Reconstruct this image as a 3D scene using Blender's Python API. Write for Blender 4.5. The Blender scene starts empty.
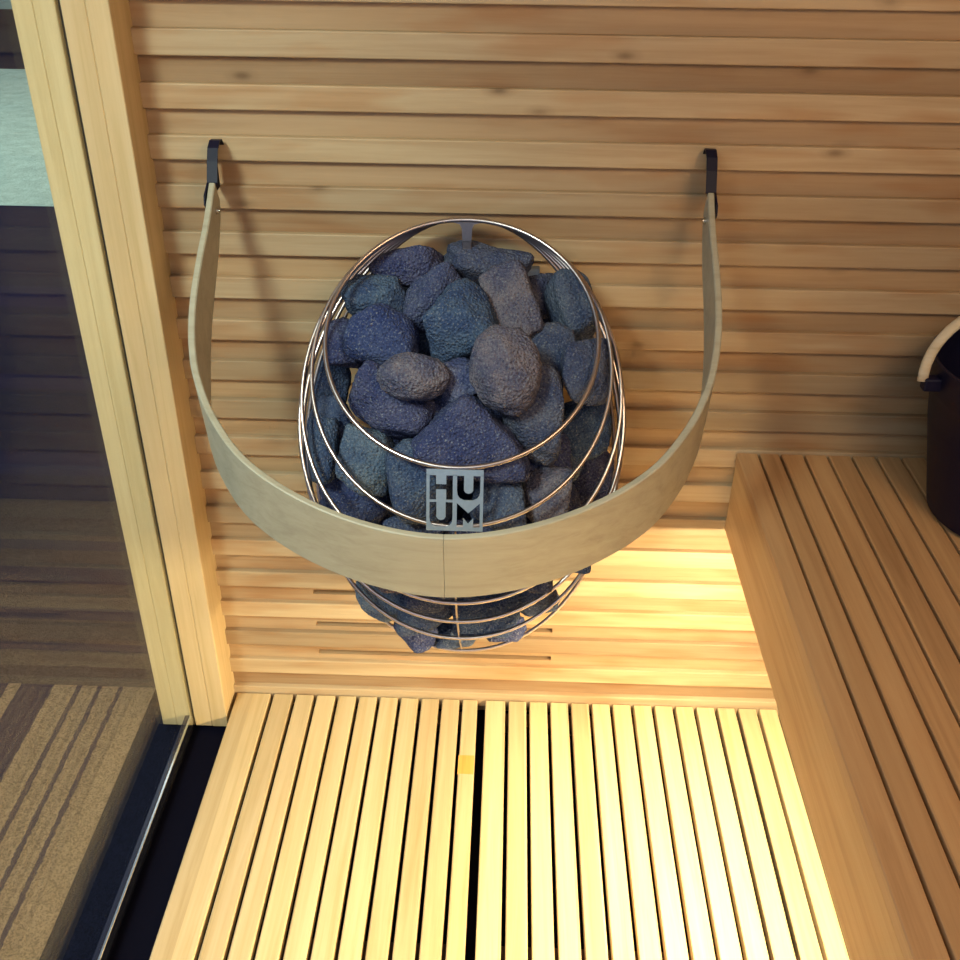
import bpy, bmesh, math, random
from mathutils import Vector, Matrix, noise
PI = math.pi
scene = bpy.context.scene
COL = scene.collection

# ------------------------------------------------------------------ helpers
def link(name, me, mat=None, parent=None, loc=None):
    o = bpy.data.objects.new(name, me)
    COL.objects.link(o)
    if mat:
        for m in (mat if isinstance(mat, (list, tuple)) else [mat]):
            me.materials.append(m)
    if parent is not None:
        o.parent = parent
    if loc is not None:
        o.location = loc
    return o

def obj(name, bm, mat, parent=None, smooth=False, origin=None):
    """link a bmesh holding WORLD coordinates; origin (or the parent's place) becomes local zero"""
    base = Vector((0, 0, 0))
    if parent is not None:
        p = parent
        while p is not None:
            base += p.location
            p = p.parent
    off = Vector(origin) if origin is not None else base
    bmesh.ops.translate(bm, vec=-off, verts=bm.verts)
    bmesh.ops.recalc_face_normals(bm, faces=bm.faces)
    me = bpy.data.meshes.new(name)
    bm.to_mesh(me); bm.free()
    if smooth:
        for p in me.polygons: p.use_smooth = True
        if smooth != 'all':
            me.set_sharp_from_angle(angle=math.radians(38))
    return link(name, me, mat, parent, None if (parent is None and origin is None) else off - base)

def tag(o, label=None, cat=None, group=None, kind=None):
    if label: o['label'] = label
    if cat: o['category'] = cat
    if group: o['group'] = group
    if kind: o['kind'] = kind
    return o

def empty(name, loc, label=None, cat=None, group=None, kind=None):
    o = bpy.data.objects.new(name, None); COL.objects.link(o)
    o.location = loc; o.empty_display_size = .05
    return tag(o, label, cat, group, kind)

def box(bm, x0, x1, y0, y1, z0, z1, bev=0.0, seg=2):
    r = bmesh.ops.create_cube(bm, size=1.0)
    vs = r['verts']
    for v in vs:
        v.co = Vector((x0 + (v.co.x + .5) * (x1 - x0), y0 + (v.co.y + .5) * (y1 - y0), z0 + (v.co.z + .5) * (z1 - z0)))
    if bev > 0:
        es = list({e for v in vs for e in v.link_edges})
        bmesh.ops.bevel(bm, geom=es, offset=bev, segments=seg, profile=.5, affect='EDGES')

def tube(bm, pts, r, sides=10, closed=False, flat=1.0, up=None):
    """sweep a circle (flattened by flat along the up side) along pts"""
    pts = [Vector(p) for p in pts]; n = len(pts); rings = []
    ref = Vector(up) if up is not None else Vector((0, 0, 1))
    for i, p in enumerate(pts):
        if closed: t = pts[(i + 1) % n] - pts[i - 1]
        else: t = pts[min(i + 1, n - 1)] - pts[max(i - 1, 0)]
        t.normalize()
        a = ref - t * ref.dot(t)
        if a.length < 1e-4: a = Vector((1, 0, 0)) - t * t.x
        a.normalize(); b = t.cross(a)
        rings.append([bm.verts.new(p + a * (r * flat * math.cos(2 * PI * k / sides)) + b * (r * math.sin(2 * PI * k / sides))) for k in range(sides)])
    m = n if closed else n - 1
    for i in range(m):
        A, B = rings[i], rings[(i + 1) % n]
        for k in range(sides):
            bm.faces.new((A[k], A[(k + 1) % sides], B[(k + 1) % sides], B[k]))
    if not closed:
        bm.faces.new(rings[0][::-1]); bm.faces.new(rings[-1])

def prism(bm, poly, frame, th):
    """extrude a 2-D polygon; frame = (origin, u, v, n), th along n"""
    o, u, v, n = [Vector(q) for q in frame]
    a = [bm.verts.new(o + u * x + v * y) for x, y in poly]
    b = [bm.verts.new(o + u * x + v * y + n * th) for x, y in poly]
    bm.faces.new(a); bm.faces.new(b[::-1])
    k = len(poly)
    for i in range(k):
        bm.faces.new((a[i], b[i], b[(i + 1) % k], a[(i + 1) % k]))

def lathe(bm, prof, c, seg=48):
    rings = []
    for r, z in prof:
        rings.append([bm.verts.new((c[0] + r * math.cos(2 * PI * k / seg), c[1] + r * math.sin(2 * PI * k / seg), z)) for k in range(seg)])
    for A, B in zip(rings, rings[1:]):
        for k in range(seg):
            bm.faces.new((A[k], A[(k + 1) % seg], B[(k + 1) % seg], B[k]))
    return rings

def catmull(pts, n=8):
    P = [Vector(p) for p in pts]; out = []
    for i in range(len(P) - 1):
        p0, p1, p2, p3 = P[max(i - 1, 0)], P[i], P[i + 1], P[min(i + 2, len(P) - 1)]
        for k in range(n):
            t = k / n
            out.append(.5 * ((2 * p1) + (p2 - p0) * t + (2 * p0 - 5 * p1 + 4 * p2 - p3) * t * t + (3 * p1 - p0 - 3 * p2 + p3) * t ** 3))
    out.append(P[-1]); return out

# ------------------------------------------------------------------ materials
class NT:
    def __init__(s, name):
        s.m = bpy.data.materials.new(name); s.m.use_nodes = True
        s.t = s.m.node_tree; s.N = s.t.nodes; s.L = s.t.links
        s.b = s.N['Principled BSDF']; s.out = s.N['Material Output']
    def n(s, kind, **kw):
        d = s.N.new(kind)
        for k, v in kw.items():
            if k.startswith('_'): setattr(d, k[1:], v)
            else: d.inputs[k.replace('__', ' ')].default_value = v
        return d
    def l(s, a, b): s.L.new(a, b)
    def math(s, op, a, b=None, c=None):
        d = s.N.new('ShaderNodeMath'); d.operation = op
        for i, v in enumerate((a, b, c)):
            if v is None: continue
            if isinstance(v, (int, float)): d.inputs[i].default_value = v
            else: s.l(v, d.inputs[i])
        return d.outputs[0]
    def mix(s, fac, a, b, blend='MIX'):
        d = s.N.new('ShaderNodeMix'); d.data_type = 'RGBA'; d.blend_type = blend
        for i, v in ((0, fac), (6, a), (7, b)):
            if isinstance(v, (int, float)): d.inputs[i].default_value = v
            elif isinstance(v, tuple): d.inputs[i].default_value = (*v, 1) if len(v) == 3 else v
            else: s.l(v, d.inputs[i])
        return d.outputs[2]
    def ramp(s, fac, stops):
        d = s.N.new('ShaderNodeValToRGB'); cr = d.color_ramp
        while len(cr.elements) < len(stops): cr.elements.new(.5)
        for e, (p, c) in zip(cr.elements, stops):
            e.position = p; e.color = (*c, 1) if len(c) == 3 else c
        s.l(fac, d.inputs[0]); return d.outputs[0]

def wood(name, dark, mid, light, grain='X', idx='Z', off=0.0, pitch=.0356, var=.5, rough=.55, knots=True, alt=None, patch=0):
    w = NT(name)
    g = w.n('ShaderNodeNewGeometry'); sp = w.n('ShaderNodeSeparateXYZ'); w.l(g.outputs['Position'], sp.inputs[0])
    i = w.math('FLOOR', w.math('DIVIDE', w.math('SUBTRACT', sp.outputs[idx], off), pitch))
    wn = w.n('ShaderNodeTexWhiteNoise', _noise_dimensions='1D'); w.l(i, wn.inputs['W'])
    sh = w.math('MULTIPLY', wn.outputs['Value'], 13.0)
    comb = w.n('ShaderNodeCombineXYZ')
    gi = 'XYZ'.index(grain)
    for k, ax in enumerate('XYZ'):
        s_ = 2.2 if k == gi else 60.0
        v = w.math('MULTIPLY', sp.outputs[ax], s_)
        if k == gi: v = w.math('ADD', v, sh)
        w.l(v, comb.inputs[k])
    no = w.n('ShaderNodeTexNoise', _noise_dimensions='3D', Scale=1.0, Detail=5.0, Roughness=.6, Distortion=.6)
    w.l(comb.outputs[0], no.inputs['Vector'])
    fine = w.n('ShaderNodeTexNoise', Scale=5.0, Detail=3.0, Roughness=.7)
    w.l(comb.outputs[0], fine.inputs['Vector'])
    fac = w.math('ADD', w.math('MULTIPLY', no.outputs[0], .8), w.math('MULTIPLY', fine.outputs[0], .2))
    c = w.ramp(fac, [(.3, dark), (.5, mid), (.72, light)])
    # board to board tone
    tone = w.ramp(wn.outputs['Value'], [(0, (1 - var * .55, 1 - var * .62, 1 - var * .68)), (.5, (1, 1, 1)), (1, (1 + var * .18, 1 + var * .14, 1 + var * .02))])
    c = w.mix(1.0, c, tone, 'MULTIPLY')
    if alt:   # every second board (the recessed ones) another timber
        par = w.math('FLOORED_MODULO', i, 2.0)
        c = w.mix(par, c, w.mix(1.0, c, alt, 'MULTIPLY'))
    if patch:  # broad reddish / greyish flames along single boards
        pn = w.n('ShaderNodeTexNoise', Scale=1.0, Detail=2.0, Roughness=.5)
        cb = w.n('ShaderNodeCombineXYZ')
        w.l(w.math('ADD', w.math('MULTIPLY', sp.outputs[grain], 5.0), sh), cb.inputs[0]); w.l(w.math('MULTIPLY', i, 3.7), cb.inputs[1])
        w.l(w.math('MULTIPLY', sp.outputs[idx], 25.0), cb.inputs[2])
        w.l(cb.outputs[0], pn.inputs['Vector'])
        c = w.mix(w.math('MULTIPLY', w.ramp(pn.outputs[0], [(.5, (0, 0, 0)), (.68, (1, 1, 1))]), patch), c, w.mix(1.0, c, (.85, .66, .52), 'MULTIPLY'))
    if knots:
        vo = w.n('ShaderNodeTexVoronoi', Scale=1.0, Randomness=1.0); cb = w.n('ShaderNodeCombineXYZ')
        for k, ax in enumerate('XYZ'):
            v = w.math('MULTIPLY', sp.outputs[ax], 6.0 if k == gi else 14.0)
            if k == gi: v = w.math('ADD', v, sh)
            w.l(v, cb.inputs[k])
        w.l(cb.outputs[0], vo.inputs['Vector'])
        kn = w.ramp(vo.outputs['Distance'], [(.03, (1, 1, 1)), (.1, (.25, .25, .25)), (.17, (0, 0, 0))])
        c = w.mix(w.math('MULTIPLY', kn, .75), c, (dark[0] * .32, dark[1] * .26, dark[2] * .22))
    w.l(c, w.b.inputs['Base Color'])
    w.b.inputs['Roughness'].default_value = rough
    w.b.inputs['Specular IOR Level'].default_value = .35
    bp = w.n('ShaderNodeBump', Strength=.12, Distance=.002); w.l(fac, bp.inputs['Height']); w.l(bp.outputs[0], w.b.inputs['Normal'])
    return w.m

def plain(name, col, rough=.5, metal=0.0, bump=0.0, bs=200.0, spec=.5):
    w = NT(name)
    w.b.inputs['Roughness'].default_value = rough; w.b.inputs['Metallic'].default_value = metal
    w.b.inputs['Specular IOR Level'].default_value = spec
    g = w.n('ShaderNodeTexCoord'); no = w.n('ShaderNodeTexNoise', Scale=bs, Detail=3.0)
    w.l(g.outputs['Object'], no.inputs['Vector'])
    c = w.mix(no.outputs[0], tuple(v * .85 for v in col), tuple(min(1, v * 1.15) for v in col))
    w.l(c, w.b.inputs['Base Color'])
    if bump:
        bp = w.n('ShaderNodeBump', Strength=bump, Distance=.002); w.l(no.outputs[0], bp.inputs['Height']); w.l(bp.outputs[0], w.b.inputs['Normal'])
    return w.m

PINE_D, PINE_M, PINE_L = (.37, .255, .15), (.44, .325, .205), (.50, .385, .255)
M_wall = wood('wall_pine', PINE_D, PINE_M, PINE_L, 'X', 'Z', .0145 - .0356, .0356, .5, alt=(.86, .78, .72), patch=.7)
M_duck = wood('duckboard_pine', (.50, .36, .18), (.585, .44, .25), (.65, .51, .31), 'Y', 'X', -.0312, .0413, .35, knots=False)
M_bench = wood('bench_timber', (.38, .21, .10), (.49, .29, .145), (.55, .345, .18), 'Y', 'X', .386, .0398, .22, knots=False)
M_fascia = wood('fascia_timber', (.44, .25, .11), (.53, .32, .15), (.58, .37, .19), 'Y', 'Z', 0, 5, .1, knots=False)
M_post = wood('post_timber', (.50, .36, .18), (.58, .43, .24), (.64, .49, .29), 'Z', 'X', -.5925, .2, .12, knots=False)
M_birch = wood('bent_birch', (.30, .268, .20), (.365, .332, .255), (.41, .38, .30), 'X', 'Z', 0, 5, .1, rough=.4, knots=False)
M_plug = wood('resin_patch', (.50, .24, .05), (.62, .33, .08), (.66, .38, .11), 'Y', 'X', 0, 5, .1, knots=False)
M_ply = wood('handle_wood', (.42, .34, .22), (.55, .47, .34), (.62, .56, .44), 'X', 'Z', 0, 5, .1, knots=False)
M_black = plain('black_floor', (.002, .002, .010), .8, spec=.1)
M_chan = plain('black_channel', (.012, .012, .03), .25, 0.0)
M_brkt = plain('black_steel', (.006, .006, .022), .5, 0.0, spec=.18)
M_steel = plain('brushed_steel', (.55, .47, .46), .3, 1.0, .05)
M_plate = plain('satin_steel_plate', (.26, .32, .42), .5, .35)
M_bolt = plain('bolt_steel', (.7, .7, .68), .2, 1.0)
M_pail = plain('navy_black_plastic', (.004, .004, .022), .5, 0, .0, spec=.3)
M_elem = plain('heater_inner_steel', (.02, .04, .12), .6, .3)
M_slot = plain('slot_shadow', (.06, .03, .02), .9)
M_out = plain('outside_wall_paint', (.03, .035, .06), .9)

def stone_mat(nm, gain):
    w = NT(nm)
    tc = w.n('ShaderNodeTexCoord'); oi = w.n('ShaderNodeObjectInfo')
    ad = w.n('ShaderNodeVectorMath', _operation='ADD'); sc = w.n('ShaderNodeVectorMath', _operation='SCALE')
    cb = w.n('ShaderNodeCombineXYZ'); w.l(oi.outputs['Random'], cb.inputs[0]); w.l(oi.outputs['Random'], cb.inputs[1])
    w.l(cb.outputs[0], sc.inputs[0]); sc.inputs['Scale'].default_value = 9.0
    w.l(tc.outputs['Object'], ad.inputs[0]); w.l(sc.outputs[0], ad.inputs[1])
    big = w.n('ShaderNodeTexNoise', Scale=28.0, Detail=3.0); sm = w.n('ShaderNodeTexNoise', Scale=330.0, Detail=3.0, Roughness=.75)
    pit = w.n('ShaderNodeTexVoronoi', Scale=240.0)
    for d in (big, sm, pit): w.l(ad.outputs[0], d.inputs['Vector'])
    c = w.ramp(oi.outputs['Random'], [(0, (.035, .055, .160)), (.35, (.052, .060, .145)), (.6, (.045, .085, .170)), (.8, (.085, .075, .125)), (1, (.065, .095, .165))])
    if gain != 1: c = w.mix(1.0, c, (gain * 1.02, gain, gain * .86), 'MULTIPLY')
    c = w.mix(w.ramp(big.outputs[0], [(.35, (0, 0, 0)), (.65, (1, 1, 1))]), w.mix(1.0, c, (.62, .68, .85), 'MULTIPLY'), w.mix(1.0, c, (1.35, 1.25, 1.08), 'MULTIPLY'))
    c = w.mix(w.ramp(sm.outputs[0], [(.56, (0, 0, 0)), (.68, (.75, .75, .75))]), c, (.25, .27, .31))
    c = w.mix(w.ramp(sm.outputs[0], [(.34, (.8, .8, .8)), (.46, (0, 0, 0))]), c, (.012, .018, .055))
    w.l(c, w.b.inputs['Base Color']); w.b.inputs['Roughness'].default_value = .85
    w.b.inputs['Specular IOR Level'].default_value = .3
    h = w.math('ADD', w.math('MULTIPLY', sm.outputs[0], .5), w.math('MULTIPLY', pit.outputs['Distance'], .6))
    bp = w.n('ShaderNodeBump', Strength=1.0, Distance=.006); w.l(h, bp.inputs['Height']); w.l(bp.outputs[0], w.b.inputs['Normal'])
    return w.m
M_stone = stone_mat('olivine_stone', 1.0); M_stone_pale = stone_mat('pale_olivine_stone', 1.45)

def glass_mat():
    w = NT('thin_glass')
    w.N.remove(w.b)
    tr = w.n('ShaderNodeBsdfTransparent'); tr.inputs[0].default_value = (.93, .96, .95, 1)
    gl = w.n('ShaderNodeBsdfGlossy'); gl.inputs['Roughness'].default_value = .02
    lw = w.n('ShaderNodeLayerWeight', Blend=.5); mx = w.n('ShaderNodeMixShader')
    w.l(w.math('ADD', w.math('MULTIPLY', w.math('POWER', lw.outputs['Facing'], 5.0), .5), .022), mx.inputs[0]); w.l(tr.outputs[0], mx.inputs[1]); w.l(gl.outputs[0], mx.inputs[2]); w.l(mx.outputs[0], w.out.inputs[0])
    return w.m
M_glass = glass_mat()

def carpet(name, base, dark, axis=None, lines=(), width=.008, edge=None, soft=60.0, darkband=None):
    """woven carpet: fuzzy base, thin dark lines at given coordinates of one axis"""
    w = NT(name)
    g = w.n('ShaderNodeNewGeometry'); sp = w.n('ShaderNodeSeparateXYZ'); w.l(g.outputs['Position'], sp.inputs[0])
    n1 = w.n('ShaderNodeTexNoise', Scale=soft, Detail=4.0, Roughness=.7); n2 = w.n('ShaderNodeTexNoise', Scale=330.0, Detail=2.0)
    n3 = w.n('ShaderNodeTexNoise', Scale=7.0, Detail=2.0)
    for d in (n1, n2, n3): w.l(g.outputs['Position'], d.inputs['Vector'])
    c = w.mix(n1.outputs[0], tuple(v * .55 for v in base), tuple(v * 1.45 for v in base))
    c = w.mix(w.ramp(n2.outputs[0], [(.35, (.75, .75, .75)), (.55, (0, 0, 0))]), c, tuple(v * .3 for v in base))
    if axis:
        wob = w.math('ADD', sp.outputs[axis], w.math('MULTIPLY', w.math('SUBTRACT', n1.outputs[0], .5), .012))
        tot = None
        for (p, ww) in lines:
            d = w.math('ABSOLUTE', w.math('SUBTRACT', wob, p))
            m = w.math('LESS_THAN', d, ww)
            tot = m if tot is None else w.math('MAXIMUM', tot, m)
        c = w.mix(w.math('MULTIPLY', tot, .95), c, dark)
    w.l(c, w.b.inputs['Base Color']); w.b.inputs['Roughness'].default_value = .95; w.b.inputs['Specular IOR Level'].default_value = .1
    bp = w.n('ShaderNodeBump', Strength=.6, Distance=.004); w.l(n2.outputs[0], bp.inputs['Height']); w.l(bp.outputs[0], w.b.inputs['Normal'])
    return w.m
NAVY = (.010, .010, .035)
M_c_stripe = carpet('striped_carpet', (.20, .128, .080), (.018, .012, .030), 'X',
    [(-.776, .0048), (-.819, .005), (-.862, .0055), (-.95, .035), (-1.02, .01), (-1.07, .03), (-1.16, .02), (-1.25, .04), (-1.37, .02)])
M_c_edge = carpet('dark_carpet', (.008, .009, .022), NAVY)
M_c_cross = carpet('crosswise_carpet', (.06, .042, .038), (.02, .016, .03), 'Y', [(.15, .012), (.26, .02), (.40, .03), (.52, .02)])
M_c_navy = carpet('navy_carpet', (.010, .011, .032), NAVY, 'Y', [(.9, .06), (1.4, .05), (2.1, .1)])
M_c_grey = carpet('grey_green_carpet', (.50, .62, .47), NAVY, soft=14.0)

# ------------------------------------------------------------------ the room
SP = .0356                       # height of one wall board
XL, XR = -.531, 1.08
ZT = 2.15
def wall_back():
    bm = bmesh.new()
    z = .0145 - 2 * SP; proud = False
    top = .0145
    k = -2
    slots = {round(.0145 + SP * j, 4) for j in ()}
    rows = []
    while .0145 + SP * k < ZT:
        z0 = .0145 + SP * k; z1 = z0 + SP
        rows.append((z0, z1, k % 2 != 0))        # odd k: proud board, its top at .0145 + SP*(k+1)
        k += 1
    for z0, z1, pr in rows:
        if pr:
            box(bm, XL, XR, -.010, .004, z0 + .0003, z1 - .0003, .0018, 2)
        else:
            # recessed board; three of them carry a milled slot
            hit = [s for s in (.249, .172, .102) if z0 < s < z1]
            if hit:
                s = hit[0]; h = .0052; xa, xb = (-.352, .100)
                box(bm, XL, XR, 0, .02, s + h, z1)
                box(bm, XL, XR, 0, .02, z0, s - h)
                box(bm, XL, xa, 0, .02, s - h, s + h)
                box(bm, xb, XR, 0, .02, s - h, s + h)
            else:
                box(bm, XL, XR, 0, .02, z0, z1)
    return obj('wall_back', bm, M_wall)
tag(wall_back(), kind='structure')
bm = bmesh.new(); box(bm, XL, XR, .02, .06, -.04, ZT)
tag(obj('trim_1', bm, M_slot), kind='structure')
# right wall, ceiling: boards too, mostly out of view
bm = bmesh.new()
for k in range(int(ZT / .09) + 1):
    box(bm, XR, XR + .03, -3.0, 0.02, k * .09 - .04, min(ZT, k * .09 + .048), .002, 1)
tag(obj('wall_right', bm, M_wall), kind='structure')
bm = bmesh.new()
for k in range(34):
    box(bm, -.66, XR + .03, -3.0 + k * .09, -3.0 + k * .09 + .088, ZT, ZT + .03, .002, 1)
tag(obj('ceiling', bm, M_wall), kind='structure')
bm = bmesh.new(); box(bm, -.703, XR + .03, -3.0, .06, -.07, -.041)
tag(obj('floor', bm, M_black), kind='structure')

# glazed partition on the left: pane, split timber post, black channel
win = empty('window_1', (-.6, -.05, -.04), kind='structure')
bm = bmesh.new(); box(bm, -.5965, -.5885, -3.0, -.070, -.022, ZT)
g = obj('pane', bm, M_glass, win)
def post(x0, x1, gx, y0=-.076):
    bm = bmesh.new()
    box(bm, x0, gx - .0001, y0, .06, -.032, ZT, .0012, 1)
    box(bm, gx + .0001, x1, y0 - .0005, .06, -.032, ZT, .0012, 1)
    return bm
p1 = obj('outer_post', post(-.655, -.597, -.6265), M_post, win); p1['label'] = 'pale post half outside the glass'
p2 = obj('inner_post', post(-.5905, -.5265, -.5575), M_post, win); p2['label'] = 'pale post half inside the glass'
bm = bmesh.new(); box(bm, -.597, -.5905, -.066, .06, -.032, ZT)
obj('seal', bm, M_chan, win)
bm = bmesh.new(); 
box(bm, -.607, -.5975, -3.0, -.078, -.041, -.002, .002, 2)
obj('channel', bm, M_chan, win)
bm = bmesh.new(); box(bm, -.5972, -.5925, -3.0, -.080, -.0218, .0005, .0008, 1)
ch = obj('channel_lip', bm, M_bolt, win)

# ------------------------------------------------------------------ outside floor
def flat(name, x0, x1, y0, y1, mat, label, z=-.041, th=.02):
    bm = bmesh.new(); box(bm, x0, x1, y0, y1, z - th, z, 0)
    return tag(obj(name, bm, mat, origin=((x0 + x1) / 2, (y0 + y1) / 2, z - th)), label, 'carpet')
flat('striped_carpet', -1.9, -.704, -2.6, .034, M_c_stripe, 'brown carpet with lengthwise dark stripes outside the glass')
flat('carpet_border', -.7035, -.6075, -2.6, -.0, M_c_edge, 'fuzzy black carpet border along the glass channel', z=-.0405)
flat('carpet', -3.2, -.62, .0345, .72, M_c_cross, 'brown carpet strip with crosswise stripes behind the post', z=-.0412)
flat('carpet', -6.5, -.62, .7205, 3.20, M_c_navy, 'dark navy carpet stretching beyond the glass partition', z=-.0412)
flat('carpet', -9, -.62, 3.2005, 6.45, M_c_grey, 'pale grey green carpet far beyond the glass', z=-.0412)
flat('carpet', -12, -.62, 6.4505, 9.45, M_c_navy, 'dark carpet band farthest behind the pale green one', z=-.0412)
flat('carpet', -16, -.62, 9.4505, 14, M_c_grey, 'sliver of pale grey carpet in the top left corner', z=-.0412)
bm = bmesh.new(); box(bm, -16, -9.2, 14, 14.1, -.06, 3.0)
tag(obj('wall_far', bm, M_out), kind='structure')

# ------------------------------------------------------------------ duckboards
def duckboard(x_edges, label, patch=False):
    x0 = x_edges[0][0]; x1 = x_edges[-1][1]
    t = empty('duckboard', ((x0 + x1) / 2, -.8, -.04), label, 'duckboard', 'slatted floor duckboards')
    bm = bmesh.new()
    for a, b in x_edges: box(bm, a, b, -2.1, -.014, -.020, 0, .0022, 2)
    obj('slats', bm, M_duck, t)
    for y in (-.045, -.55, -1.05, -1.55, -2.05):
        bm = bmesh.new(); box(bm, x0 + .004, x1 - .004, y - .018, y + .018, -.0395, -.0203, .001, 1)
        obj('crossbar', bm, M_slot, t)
    if patch:
        bm = bmesh.new()
        box(bm, -.0705, -.0415, -.205, -.160, -.004, .0003, .0001, 1)
        o = obj('resin_patch', bm, M_plug, t); o['label'] = 'orange resin patch'
    return t
gp = .0034
Lg = [-.4490, -.4045, -.3630, -.3200, -.2785, -.2370, -.1955, -.1545, -.1135, -.0730]
ed = [-.5195] + Lg + [-.0405]
duckboard([(a + (gp if i else 0), b - (gp if i < len(ed) - 2 else 0)) for i, (a, b) in enumerate(zip(ed, ed[1:]))],
          'left pine duckboard with a wide first slat and an orange patch', True)
Rg = [.0180 + .0411 * i for i in range(25)]
ed = [-.0245] + Rg + [1.075]
duckboard([(a + (gp if i else 0), b - (gp if i < len(ed) - 2 else 0)) for i, (a, b) in enumerate(zip(ed, ed[1:]))],
          'right pine duckboard brightly lit and running under the bench')

# ------------------------------------------------------------------ bench
bench = empty('sauna_bench', (.73, -.8, .425), 'slatted timber sauna bench floating along the right side with a deep front board', 'bench')
bm = bmesh.new(); box(bm, .3895, .4075, -2.3, -.011, .424, .5570, .0015, 2)
obj('front_board', bm, M_fascia, bench)
bm = bmesh.new()
ed = [.3885, .4250, .4610, .5005, .5395, .5795, .6205, .6620, .7035, .745, .787, .829, .871, .913, .955, .997, 1.039, 1.079]
for i, (a, b) in enumerate(zip(ed, ed[1:])):
    g_ = .0021
    box(bm, a + (g_ if i else 0), b - g_, -2.3, -.0105, .5575, .5790, .0018, 2)
obj('slats', bm, M_bench, bench)
for y in (-.30, -1.5):
    bm = bmesh.new(); box(bm, .90, .945, y - .022, y + .022, .0005, .4848, .002, 1)
    obj('leg', bm, M_bench, bench)
bm = bmesh.new(); box(bm, .4085, 1.078, -2.28, -.012, .4850, .5045, .001, 1)
obj('light_block_board', bm, M_slot, bench)  # added dark board that stops strip light leaking up through the seat gaps
for y in (-.06, -.30, -.75, -1.5, -2.2):
    bm = bmesh.new(); box(bm, .4085, 1.078, y - .02, y + .02, .505, .5572, .001, 1)
    obj('crossbar', bm, M_bench, bench)
bm = bmesh.new(); box(bm, .462, .482, -2.25, -.10, .4290, .4350, .001, 1); box(bm, .466, .478, -2.25, -.10, .4350, .4848, .001, 1)
w = NT('led_strip'); w.b.inputs['Base Color'].default_value = (1, .85, .5, 1)
w.b.inputs['Emission Color'].default_value = (1, .72, .28, 1); w.b.inputs['Emission Strength'].default_value = 5.0
o = obj('light_strip', bm, w.m, bench); o['label'] = 'warm yellow light strip'

# ------------------------------------------------------------------ heater
CX = -.063
heater = empty('sauna_heater', (CX, -.012, .30), 'drop-shaped wire cage sauna heater full of stones on the slatted wall', 'heater')
def ring_pts(B, F, wd, egg=.80, n=96):
    B = Vector(B); F = Vector(F); out = []
    for i in range(n):
        a = 2 * PI * i / n
        u = (1 - math.cos(a)) / 2
        p = B.lerp(F, u); p.x += wd * math.sin(a) * (1 + egg * (u - .5)); out.append(p)
    return out
FR = [(-.36, .748, .188, 0), (-.385, .672, .208, .0), (-.390, .602, .224, .06), (-.378, .536, .231, .10),
      (-.345, .475, .233, .12), (-.29, .396, .235, .14), (-.215, .305, .233, .14)]
for i, (fy, fz, wd, egg) in enumerate(FR):
    bm = bmesh.new()
    tube(bm, ring_pts((CX, -.062 + .0045 * i, .984 - .0010 * i), (CX, fy, fz), wd, egg), .0034 if i == 0 else .0030, 10, True)
    obj('ring', bm, M_steel, heater, smooth='all')
# vertical front bar joining the rings, and back spine
bm = bmesh.new()
tube(bm, catmull([(CX, fy + .004, fz) for fy, fz, *_ in FR[1:]], 6), .0027, 8, flat=.6, up=(1, 0, 0))
obj('front_bar', bm, M_steel, heater, smooth='all')
bm = bmesh.new()
def backspine():
    box(bm, CX - .0065, CX + .0065, -.0500, -.0450, .30, .975, .001, 1)
    box(bm, CX - .0065, CX + .0065, -.0445, -.0096, .62, .66, .001, 1)
    box(bm, CX - .0065, CX + .0065, -.0445, -.0096, .90, .93, .001, 1)
    box(bm, CX - .0065, CX + .0065, -.0445, -.0096, .40, .43, .001, 1)
    # fillets that flare into the top ring
    fr_ = ((CX, -.0625, .981), (1, 0, 0), (0, 0, 1), (0, 1, 0))
    for s in (-1, 1):
        prism(bm, [(0, 0), (s * .020, -.001), (s * .0105, -.004), (s * .0075, -.010), (s * .0065, -.03), (0, -.03)], fr_, .004)
    box(bm, CX - .0065, CX + .0065, -.0625, -.0450, .90, .953, .001, 1)
backspine()
obj('back_bracket', bm, M_steel, heater)
bm = bmesh.new(); box(bm, -.140, .020, -.170, -.053, .335, .50, .012, 3)
obj('element_box', bm, M_elem, heater)
bm = bmesh.new(); box(bm, -.17, .045, -.052, -.047, .33, .906, .002, 1)
box(bm, -.17, .045, -.047, -.030, .900, .906, .001, 1)
o = obj('back_plate', bm, M_plate, heater)
bm = bmesh.new()
prism(bm, [(-.215, .50), (-.215, .74), (-.185, .84), (-.165, .87), (.040, .87), (.060, .84), (.090, .74), (.090, .50), (.05, .40), (.0, .345), (-.126, .345), (-.175, .40)], ((0, -.0545, 0), (1, 0, 0), (0, 0, 1), (0, 1, 0)), .002)
obj('dark_gap_sheet', bm, M_elem, heater)  # added dark sheet, stands in for shade in the gaps between stones
bm = bmesh.new(); 
for xx in (-.12, -.063, -.006):
    for yy in (-.09, -.15): 
        tube(bm, [(xx - .018, yy, .80), (xx - .018, yy, .40), (xx - .012, yy, .375), (xx + .012, yy, .375), (xx + .018, yy, .40), (xx + .018, yy, .80)], .0045, 8)
obj('heating_element', bm, M_elem, heater, smooth='all')

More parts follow.
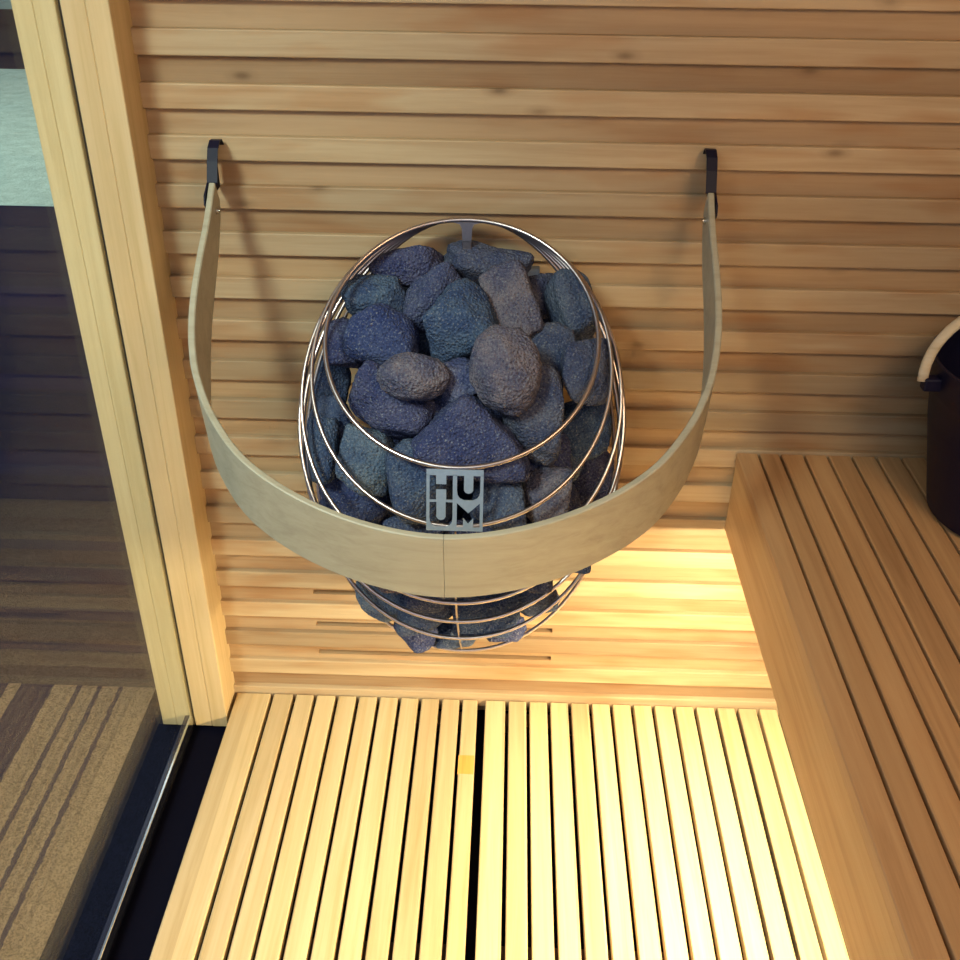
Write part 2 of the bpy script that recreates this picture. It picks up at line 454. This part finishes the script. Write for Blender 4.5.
# name plate with cut-out letters
P0 = Vector((CX, -.3645, .7455)); P1 = Vector((CX, -.3865, .668))
vdir = (P1 - P0); PH = vdir.length; vdir.normalize(); u = Vector((1, 0, 0)); nrm = u.cross(vdir); nrm = -nrm if nrm.y > 0 else nrm
W2 = .0375
def cell(bm, fr_, x0, x1, y0, y1, ch):
    """background of one letter cell, y runs down"""
    w_, h_ = x1 - x0, y1 - y0
    P = lambda *q: prism(bm, [(x0 + a * w_, y0 + b * h_) for a, b in q], fr_, .002)
    if ch == 'H':
        P((.28, 0), (.72, 0), (.72, .36), (.28, .36)); P((.28, .58), (.72, .58), (.72, 1), (.28, 1))
    if ch == 'U':
        P((.30, 0), (.70, 0), (.70, .60), (.62, .69), (.5, .73), (.38, .69), (.30, .60))
        P((0, .62), (.03, .80), (.12, .92), (.30, 1), (0, 1)); P((1, .62), (.97, .80), (.88, .92), (.70, 1), (1, 1))
    if ch == 'M':
        P((.0, 0), (1, 0), (1, .02), (.5, .42), (0, .02))
        P((.28, 1), (.28, .62), (.5, .84), (.5, 1)); P((.72, 1), (.72, .62), (.5, .84), (.5, 1))
bm = bmesh.new(); fr_ = (P0 + nrm * .0015 - u * .001, u, vdir, nrm)
fw = .0042
def rc(a, b, c, d): prism(bm, [(a, c), (b, c), (b, d), (a, d)], fr_, .002)
rc(-W2, W2, -.003, fw + .001); rc(-W2, W2, PH - fw, PH + .001)
rc(-W2, -W2 + fw, fw, PH - fw); rc(W2 - fw, W2, fw, PH - fw); rc(-.0028, .0028, fw, PH - fw)
mid = PH / 2
rc(-W2 + fw, -.0028, mid - .0016, mid + .0016); rc(.0028, W2 - fw, mid - .0016, mid + .0016)
for (xa, xb) , (t1, t2) in (((-W2 + fw, -.0028), 'HU'), ((.0028, W2 - fw), 'UM')):
    cell(bm, fr_, xa, xb, fw + .001, mid - .0016, t1); cell(bm, fr_, xa, xb, mid + .0016, PH - fw, t2)
o = obj('name_plate', bm, M_plate, heater); o['label'] = 'steel plate with cut-out HUUM letters'

# ------------------------------------------------------------------ stones
STONES=[
(-0.1532,-0.0585,0.9082, 0.0627,0.0288,0.0335, 2),
(-0.0394,-0.0511,0.9127, 0.0678,0.0322,0.0368, 14),
(-0.1938,-0.1031,0.8765, 0.0500,0.0350,0.0330, 5),
(-0.1113,-0.1093,0.8779, 0.0481,0.0365,0.0330, -28),
(-0.1776,-0.1665,0.8434, 0.0535,0.0457,0.0388, 10),
(-0.0661,-0.1709,0.8696, 0.0513,0.0609,0.0400, -20),
(0.0063,-0.1190,0.8816, 0.0381,0.0547,0.0359, -22),
(0.0908,-0.1051,0.8733, 0.0333,0.0616,0.0356, -22),
(0.0423,-0.0562,0.8664, 0.0343,0.0395,0.0281, 0),
(0.0571,-0.1553,0.8225, 0.0442,0.0426,0.0337, 0),
(-0.0012,-0.2664,0.8505, 0.0460,0.0594,0.0400, -8),
(-0.1248,-0.2658,0.8321, 0.0495,0.0315,0.0317, 4),
(-0.0683,-0.2367,0.8132, 0.0321,0.0306,0.0246, -20),
(-0.1630,-0.2444,0.7771, 0.0682,0.0409,0.0400, 28),
(-0.0498,-0.3081,0.7653, 0.0773,0.0594,0.0400, 0),
(-0.0648,-0.2257,0.7589, 0.0553,0.0338,0.0332, -18),
(0.0406,-0.2526,0.7731, 0.0425,0.0653,0.0400, 10),
(0.1130,-0.1963,0.8136, 0.0374,0.0514,0.0343, 8),
(0.1120,-0.1758,0.7104, 0.0448,0.0464,0.0356, -15),
(0.0585,-0.2985,0.6614, 0.0326,0.0466,0.0307, 8),
(0.1343,-0.1757,0.6203, 0.0286,0.0471,0.0290, 10),
(-0.1915,-0.2712,0.6930, 0.0436,0.0498,0.0366, 15),
(-0.2529,-0.1806,0.7075, 0.0374,0.0423,0.0313, 0),
(-0.2250,-0.2355,0.6165, 0.0555,0.0434,0.0381, 20),
(-0.2662,-0.1190,0.7425, 0.0292,0.0486,0.0293, 10),
(-0.1189,-0.3076,0.6913, 0.0431,0.0661,0.0400, -8),
(-0.0050,-0.3101,0.6801, 0.0384,0.0553,0.0357, 0),
(-0.1257,-0.3143,0.6148, 0.0419,0.0264,0.0259, 5),
(-0.0218,-0.3195,0.6151, 0.0495,0.0232,0.0264, 0),
(-0.2629,-0.2410,0.6995, 0.0228,0.0470,0.0249, 5),
(-0.2393,-0.1425,0.8280, 0.0272,0.0368,0.0246, 0),
(0.0591,-0.2405,0.7055, 0.0346,0.0314,0.0253, 0),
(0.0832,-0.2180,0.6693, 0.0345,0.0282,0.0245, -10),
(-0.1896,-0.2126,0.4089, 0.0480,0.0400,0.0334, 35),
(-0.1192,-0.2446,0.4149, 0.0443,0.0427,0.0325, 0),
(-0.0210,-0.2505,0.4174, 0.0530,0.0388,0.0341, 0),
(0.0529,-0.2168,0.4253, 0.0366,0.0318,0.0257, -20),
(-0.1354,-0.2194,0.3499, 0.0367,0.0312,0.0262, 30),
(-0.0737,-0.2124,0.3378, 0.0384,0.0227,0.0224, 0),
(-0.2214,-0.2193,0.4964, 0.0437,0.0390,0.0316, 20),
(-0.1351,-0.3225,0.5535, 0.0438,0.0373,0.0317, 0),
(-0.0491,-0.3390,0.5635, 0.0448,0.0384,0.0324, 0),
(0.0322,-0.3078,0.5629, 0.0423,0.0439,0.0337, 0),
(0.0985,-0.2140,0.5247, 0.0353,0.0418,0.0295, 0),
(0.0099,-0.2121,0.3537, 0.0327,0.0212,0.0201, 0)]
FILL=[
(0.0272,-0.1477,0.7542, 0.0374,0.0334,0.0307, 50),
(-0.1969,-0.1457,0.4215, 0.0417,0.0373,0.0343, 149),
(-0.0610,-0.1362,0.6860, 0.0367,0.0327,0.0301, 16),
(-0.0294,-0.2021,0.5494, 0.0332,0.0296,0.0272, 55),
(-0.0512,-0.2125,0.4786, 0.0352,0.0314,0.0289, 180),
(-0.1120,-0.2842,0.4764, 0.0350,0.0312,0.0287, 101),
(-0.1987,-0.1060,0.8093, 0.0339,0.0303,0.0279, 138),
(-0.1523,-0.1761,0.6562, 0.0333,0.0298,0.0274, 83),
(0.0451,-0.1663,0.6589, 0.0335,0.0299,0.0275, 80),
(-0.2298,-0.1016,0.5056, 0.0333,0.0297,0.0273, 141),
(-0.1343,-0.1152,0.5222, 0.0424,0.0378,0.0348, 76),
(-0.1821,-0.1006,0.6887, 0.0369,0.0329,0.0303, 45),
(-0.1508,-0.1968,0.5832, 0.0318,0.0284,0.0261, 76),
(-0.2222,-0.1561,0.5942, 0.0341,0.0304,0.0280, 37),
(0.0627,-0.1268,0.4527, 0.0319,0.0285,0.0262, 167),
(-0.0104,-0.2683,0.6099, 0.0344,0.0307,0.0282, 166),
(-0.0262,-0.1261,0.7883, 0.0354,0.0316,0.0291, 138),
(0.0347,-0.1709,0.5320, 0.0340,0.0303,0.0279, 88),
(-0.0219,-0.1143,0.5157, 0.0359,0.0320,0.0295, 169),
(-0.2019,-0.1571,0.4955, 0.0338,0.0302,0.0278, 167),
(-0.0274,-0.2270,0.7003, 0.0424,0.0379,0.0348, 64),
(-0.0297,-0.1550,0.6192, 0.0336,0.0300,0.0276, 13),
(0.1037,-0.1333,0.5715, 0.0341,0.0304,0.0280, 152),
(0.0134,-0.0959,0.6476, 0.0363,0.0324,0.0298, 144),
(-0.1261,-0.2549,0.5606, 0.0333,0.0297,0.0273, 62),
(0.1028,-0.1272,0.6457, 0.0393,0.0351,0.0323, 107),
(-0.0888,-0.1140,0.6044, 0.0385,0.0344,0.0317, 120),
(-0.1227,-0.1782,0.7339, 0.0345,0.0308,0.0283, 106),
(0.0252,-0.2389,0.5227, 0.0368,0.0329,0.0303, 169),
(-0.1294,-0.1017,0.7910, 0.0405,0.0362,0.0333, 139),
(-0.0521,-0.2867,0.5347, 0.0351,0.0313,0.0288, 59),
(-0.1095,-0.1831,0.5137, 0.0376,0.0336,0.0309, 100),
(0.0832,-0.2347,0.6156, 0.0402,0.0359,0.0330, 12),
(-0.0981,-0.2421,0.6809, 0.0394,0.0351,0.0323, 56)]

CAM_R = [[0.999376, 0.026633, -0.023203], [0.033785, -0.52903, 0.847931], [0.010307, -0.848185, -0.529599]]
R3 = Matrix(CAM_R)
def stone_mesh(seed, dims, sub=4, rot=0.0):
    rnd = random.Random(seed)
    bm = bmesh.new(); bmesh.ops.create_icosphere(bm, subdivisions=sub, radius=1)
    pl = []
    for _ in range(10):
        d = Vector((rnd.gauss(0, 1), rnd.gauss(0, 1), rnd.gauss(0, 1))).normalized(); pl.append((d, rnd.uniform(.74, 1.02)))
    if seed == 25:      # the big triangular one
        pl = [(Vector((.80, -.60, -.1)).normalized(), .60), (Vector((-.78, -.62, -.1)).normalized(), .66), (Vector((.1, .1, -1)).normalized(), .8)] + pl[:3]
    if seed in (21, 20, 15, 22, 23):
        pl = [(d, .9 + .1 * rnd.random()) for d, k in pl]
    for ax in ((1, 0, 0), (-1, 0, 0), (0, 1, 0), (0, -1, 0), (0, 0, 1), (0, 0, -1)): pl.append((Vector(ax), .98))
    off = Vector((seed * 3.1, seed * 1.7, 0))
    pw = 6 if seed in (21, 20, 22) else 10
    ca, sa = math.cos(math.radians(rot)), math.sin(math.radians(rot))
    for v in bm.verts:
        d = v.co.normalized(); s_ = 0
        for n_, k in pl:
            q = d.dot(n_) / k
            if q > 0: s_ += q ** pw
        r = s_ ** (-1 / pw)
        if seed in (21, 22): r = .98 + (.07 * d.y if seed == 21 else 0)
        r *= 1.04 + .10 * noise.noise(d * 1.6 + off) + .045 * noise.noise(d * 4.5 + off) + .026 * noise.noise(d * 11 + off) + .012 * noise.noise(d * 26 + off)
        p = Vector((d.x * dims[0], d.y * dims[1], d.z * dims[2])) * r
        # camera-like axes -> world, rotated in their own plane
        q = Vector((p.x * ca - p.y * sa, p.x * sa + p.y * ca, p.z))
        v.co = R3 @ q
    me = bpy.data.meshes.new('sauna_stone'); bm.to_mesh(me); bm.free()
    for p in me.polygons: p.use_smooth = True
    return me
GRP = 'sauna stones heaped in the wire cage'
LAB = [
 'flat slab stone at the back left of the heap, left of the steel tab',
 'long bluish stone at the very back under the steel tab',
 'rounded stone at the back left edge, below the flat slab',
 'angular grey stone with a raised ridge near the back centre',
 'broad pitted round stone near the left rim of the heap',
 'tall dark stone directly behind the egg-shaped one',
 'upright brownish wedge stone above the egg-shaped one',
 'rough upright stone against the upper right rim',
 'dark stone sunk behind the brownish wedge',
 'smooth rounded stone just right of the egg-shaped one',
 'large pale egg-shaped stone lying on top of the heap',
 'pale elongated stone left of the egg-shaped one',
 'small pitted stone touching the lower left of the egg-shaped one',
 'long slanting slab left of the big triangular stone',
 'big triangular pitted stone above the name plate',
 'rounded blue stone just behind the big triangular one',
 'tall rough stone below right of the egg-shaped one',
 'stone at the right rim below the rough upright one',
 'cracked dark stone outside the right side of the top ring',
 'brownish oval stone crossed by the second ring at right',
 'narrow stone by the right side wires above the wooden rail',
 'pale green grey stone at left between the two top rings',
 'dull greenish stone at the left edge between the rings',
 'dark stone at lower left just above the wooden rail',
 'narrow stone tucked in at the left rim of the cage',
 'tall stone behind the left half of the name plate',
 'tall smooth stone right of the name plate',
 'stone peeping over the rail left below the name plate',
 'low dark stone just over the rail below the name plate',
 'narrow dark stone at the far left wires of the cage',
 'deep stone between the top ring and the pitted round one',
 'small dark stone in the hollow right of the triangular one',
 'small stone under the ring right of the tall rough one',
 'pale blue stone at the bottom left below the rail',
 'dark blue stone at the bottom left of the front bar',
 'broad stone at the bottom just right of the front bar',
 'stone at the lower right below the rail',
 'small stone bulging out of the bottom left of the cage',
 'small flat stone at the bottom behind the lowest rings',
 ]
LAB_HID = 'stone in the lower cage hidden behind the bent wooden rail'
for i, s in enumerate(STONES):
    LAB_I = LAB[i] if i < len(LAB) else ('small stone at the bottom right just above the lowest rings' if i == 44 else LAB_HID)
    o = link('sauna_stone', stone_mesh(i + 11, s[3:6], 5 if s[3] > .03 else 4, s[6]), M_stone_pale if i in (10, 11, 21, 33, 6, 19, 40, 12) else M_stone, None, s[:3])
    tag(o, LAB_I, 'stone', GRP)
for i, s in enumerate(FILL):
    o = link('sauna_stone', stone_mesh(i + 201, s[3:6], 3, s[6]), M_stone, None, s[:3])
    tag(o, 'dark stone deep inside the cage mostly covered by other stones', 'stone', GRP)

# ------------------------------------------------------------------ bent wooden guard rail
RX = -.0725
rail = empty('guard_rail', (RX, -.06, 1.03), 'bent pale wood guard rail looping round the heater on two black wall brackets', 'guard rail')
Az, Ay, Fy, Fz = 1.032, -.070, -.480, .721
def pl(x, y): return Vector((RX + x, y, Az + (y - Ay) * (Az - Fz) / (Ay - Fy)))
half = [(.3560, -.070), (.3555, -.120), (.3575, -.165), (.3580, -.209), (.3555, -.245), (.3490, -.280), (.3370, -.314), (.3095, -.358),
        (.2610, -.405), (.1860, -.444), (.0950, -.471), (.0, -.4815)]
outer = catmull([pl(-x, y) for x, y in half] + [pl(x, y) for x, y in half[-2::-1]], 6)
RUL = Vector((0, .14, -.99)).normalized()
n = len(outer)
def rul(i):
    a = max(0.0, min(1.0, (min(i, n - 1 - i) / (n / 2) - .25) / .45)); a = a * a * (3 - 2 * a)
    return Vector((0, .42 + (.14 - .42) * a, -.90 - .09 * a)).normalized()
def rail_frame(i):
    t = (outer[min(i + 1, n - 1)] - outer[max(i - 1, 0)]).normalized()
    nn = t.cross(rul(i)).normalized()
    c = Vector((RX, -.2, outer[i].z))
    if (outer[i] - c).dot(nn) < 0: nn = -nn
    return t, nn
def width(i):
    a = min(i, n - 1 - i) / (n / 2)
    w_ = .032 + (.106 - .032) * min(1, a / .42) ** .62
    return w_
def build_half(i0, i1, gap=0):
    bm = bmesh.new(); rows = []
    for i in range(i0, i1 + 1):
        t, nn = rail_frame(i); o_ = outer[i]; w_ = width(i)
        th = .0092; e = .0016
        prof = [(0, e), (e, 0), (th - e, 0), (th, e), (th, w_ - e), (th - e, w_), (e, w_), (0, w_ - e)]
        shift = Vector((gap, 0, 0)) if (i == i1 or i == i0) and i == n // 2 else Vector()
        rows.append([bm.verts.new(o_ + shift - nn * a + rul(i) * b) for a, b in prof])
    for A, B in zip(rows, rows[1:]):
        for k in range(8): bm.faces.new((A[k], A[(k + 1) % 8], B[(k + 1) % 8], B[k]))
    bm.faces.new(rows[0]); bm.faces.new(rows[-1][::-1])
    return bm
o = obj('rail_half', build_half(0, n // 2, -.0003), M_birch, rail, smooth=True)
o = obj('rail_half', build_half(n // 2, n - 1, .0003), M_birch, rail, smooth=True)
for sgn in (-1, 1):
    xo = RX + sgn * .3568       # just outside the arm's outer face
    br = []
    bm = bmesh.new()
    a, b = sorted((xo, xo + sgn * .0022))
    # side cheek: a rounded steel plate from the wall down along the arm
    poly = [(-.0105, 1.010), (-.0105, 1.072), (-.018, 1.080), (-.030, 1.081), (-.044, 1.074), (-.055, 1.058), (-.068, 1.032), (-.092, 1.020), (-.096, 1.008), (-.088, 1.000), (-.070, 1.000), (-.045, 1.008)]
    prism(bm, poly, ((a, 0, 0), (0, 1, 0), (0, 0, 1), (1, 0, 0)), b - a)
    # folded top strap over the arm end
    inn = RX + sgn * .3440
    a2, b2 = sorted((inn, xo))
    st = [(-.0105, 1.072), (-.018, 1.080), (-.030, 1.081), (-.044, 1.074), (-.055, 1.058), (-.068, 1.032)]
    for (ya, za), (yb, zb) in zip(st, st[1:]):
        prism(bm, [(ya, za), (yb, zb), (yb + .0006, zb - .0022), (ya + .0006, za - .0022)], ((a2, 0, 0), (0, 1, 0), (0, 0, 1), (1, 0, 0)), b2 - a2)
    # inner wood-coloured tongue is the arm; wall flange
    o = obj('wall_bracket', bm, M_brkt, rail)
    bm = bmesh.new()
    xi = RX + sgn * .3465
    tube(bm, [(xi + sgn * .004, -.082, .996), (xi - sgn * .003, -.082, .996)], .0052, 14)
    tube(bm, [(xi - sgn * .002, -.082, .996), (xi - sgn * .0045, -.082, .996)], .0034, 14)
    obj('bolt', bm, M_bolt, rail, smooth=True)

# ------------------------------------------------------------------ pail on the bench
pc = (.772, -.180); zb = .5795
pail = empty('sauna_pail', (pc[0], pc[1], zb), 'black sauna pail with pale wooden bail handle standing on the bench', 'pail')
bm = bmesh.new()
zt = .830
R_ = lathe(bm, [(.0, zb), (.112, zb), (.119, zb + .005), (.150, zb + .15), (.158, zb + .20), (.1625, zb + .205), (.166, zt - .008), (.168, zt), (.163, zt + .001), (.160, zt - .01), (.150, zb + .17), (.115, zb + .012), (.0, zb + .010)], pc, 56)
bmesh.ops.remove_doubles(bm, verts=bm.verts, dist=1e-5)
obj('body', bm, M_pail, pail, smooth=True)
bm = bmesh.new()
hp = []
for k in range(41):
    a = PI * k / 40
    x = -math.cos(a) * .188; s_ = math.sin(a) ** .9
    hp.append((pc[0] + x, pc[1] - .012 + s_ * .035, zt - .022 + s_ * .125))
tube(bm, hp, .0075, 10, flat=.55, up=(0, -.5, .8))
obj('handle', bm, M_ply, pail, smooth='all')
for sgn in (-1, 1):
    bm = bmesh.new(); a, b = sorted((pc[0] + sgn * .158, pc[0] + sgn * .186))
    box(bm, a, b, pc[1] - .018, pc[1] + .0, zt - .036, zt - .016, .003, 2)
    obj('ear', bm, M_pail, pail)

# ------------------------------------------------------------------ camera
cam = bpy.data.cameras.new('camera'); co = bpy.data.objects.new('camera', cam); COL.objects.link(co)
r_, d_, f_ = [Vector((R3[0][k], R3[1][k], R3[2][k])) for k in range(3)]
m = Matrix(((r_.x, -d_.x, -f_.x, 0.0), (r_.y, -d_.y, -f_.y, -1.51272), (r_.z, -d_.z, -f_.z, 1.45), (0, 0, 0, 1)))
co.matrix_world = m
cam.sensor_width = 36; cam.lens = 36 * 1029 / 960; cam.clip_start = .01
scene.camera = co

# ------------------------------------------------------------------ lights
def area(name, loc, target, sx, sy, power, col, spread=None):
    l = bpy.data.lights.new(name, 'AREA'); l.shape = 'RECTANGLE'; l.size = sx; l.size_y = sy; l.energy = power; l.color = col
    if spread: l.spread = spread
    o = bpy.data.objects.new(name, l); COL.objects.link(o); o.location = loc
    d = Vector(target) - Vector(loc); o.rotation_euler = d.to_track_quat('-Z', 'Y').to_euler()
    return o
area('daylight', (-1.20, -2.1, 2.95), (-.15, 0, .7), 1.0, .8, 32, (.92, 1.0, .90))
sl = bpy.data.lights.new('window_beam', 'SPOT'); sl.energy = 330; sl.color = (.90, 1.0, .84); sl.spot_size = math.radians(46); sl.spot_blend = 1.0; sl.shadow_soft_size = .26
so = bpy.data.objects.new('window_beam', sl); COL.objects.link(so); so.location = (-1.15, -2.0, 2.7)
so.rotation_euler = (Vector((-.42, 0, .30)) - Vector(so.location)).to_track_quat('-Z', 'Y').to_euler()
area('room_light', (-.2, -2.6, 2.05), (-.05, -.1, .8), 1.2, .6, 9.5, (.90, .94, 1.0))
area('cabin_light', (.75, -1.4, 2.0), (.6, 0, .8), .5, .5, 13, (1.0, .70, .38))
area('strip_light', (.470, -1.14, .4265), (.20, -1.14, .10), 2.0, .010, 47, (1.0, .81, .46))
area('outside_light', (-3.2, 3.6, 3.2), (-2.6, 4.2, 0), 3, 4, 140, (.85, .95, 1.0))
wd = bpy.data.worlds.new('world'); scene.world = wd; wd.use_nodes = True
bg = wd.node_tree.nodes['Background']; bg.inputs[0].default_value = (.55, .68, .95, 1); bg.inputs[1].default_value = .40
scene.view_settings.view_transform = 'Standard'
scene.view_settings.look = 'None'
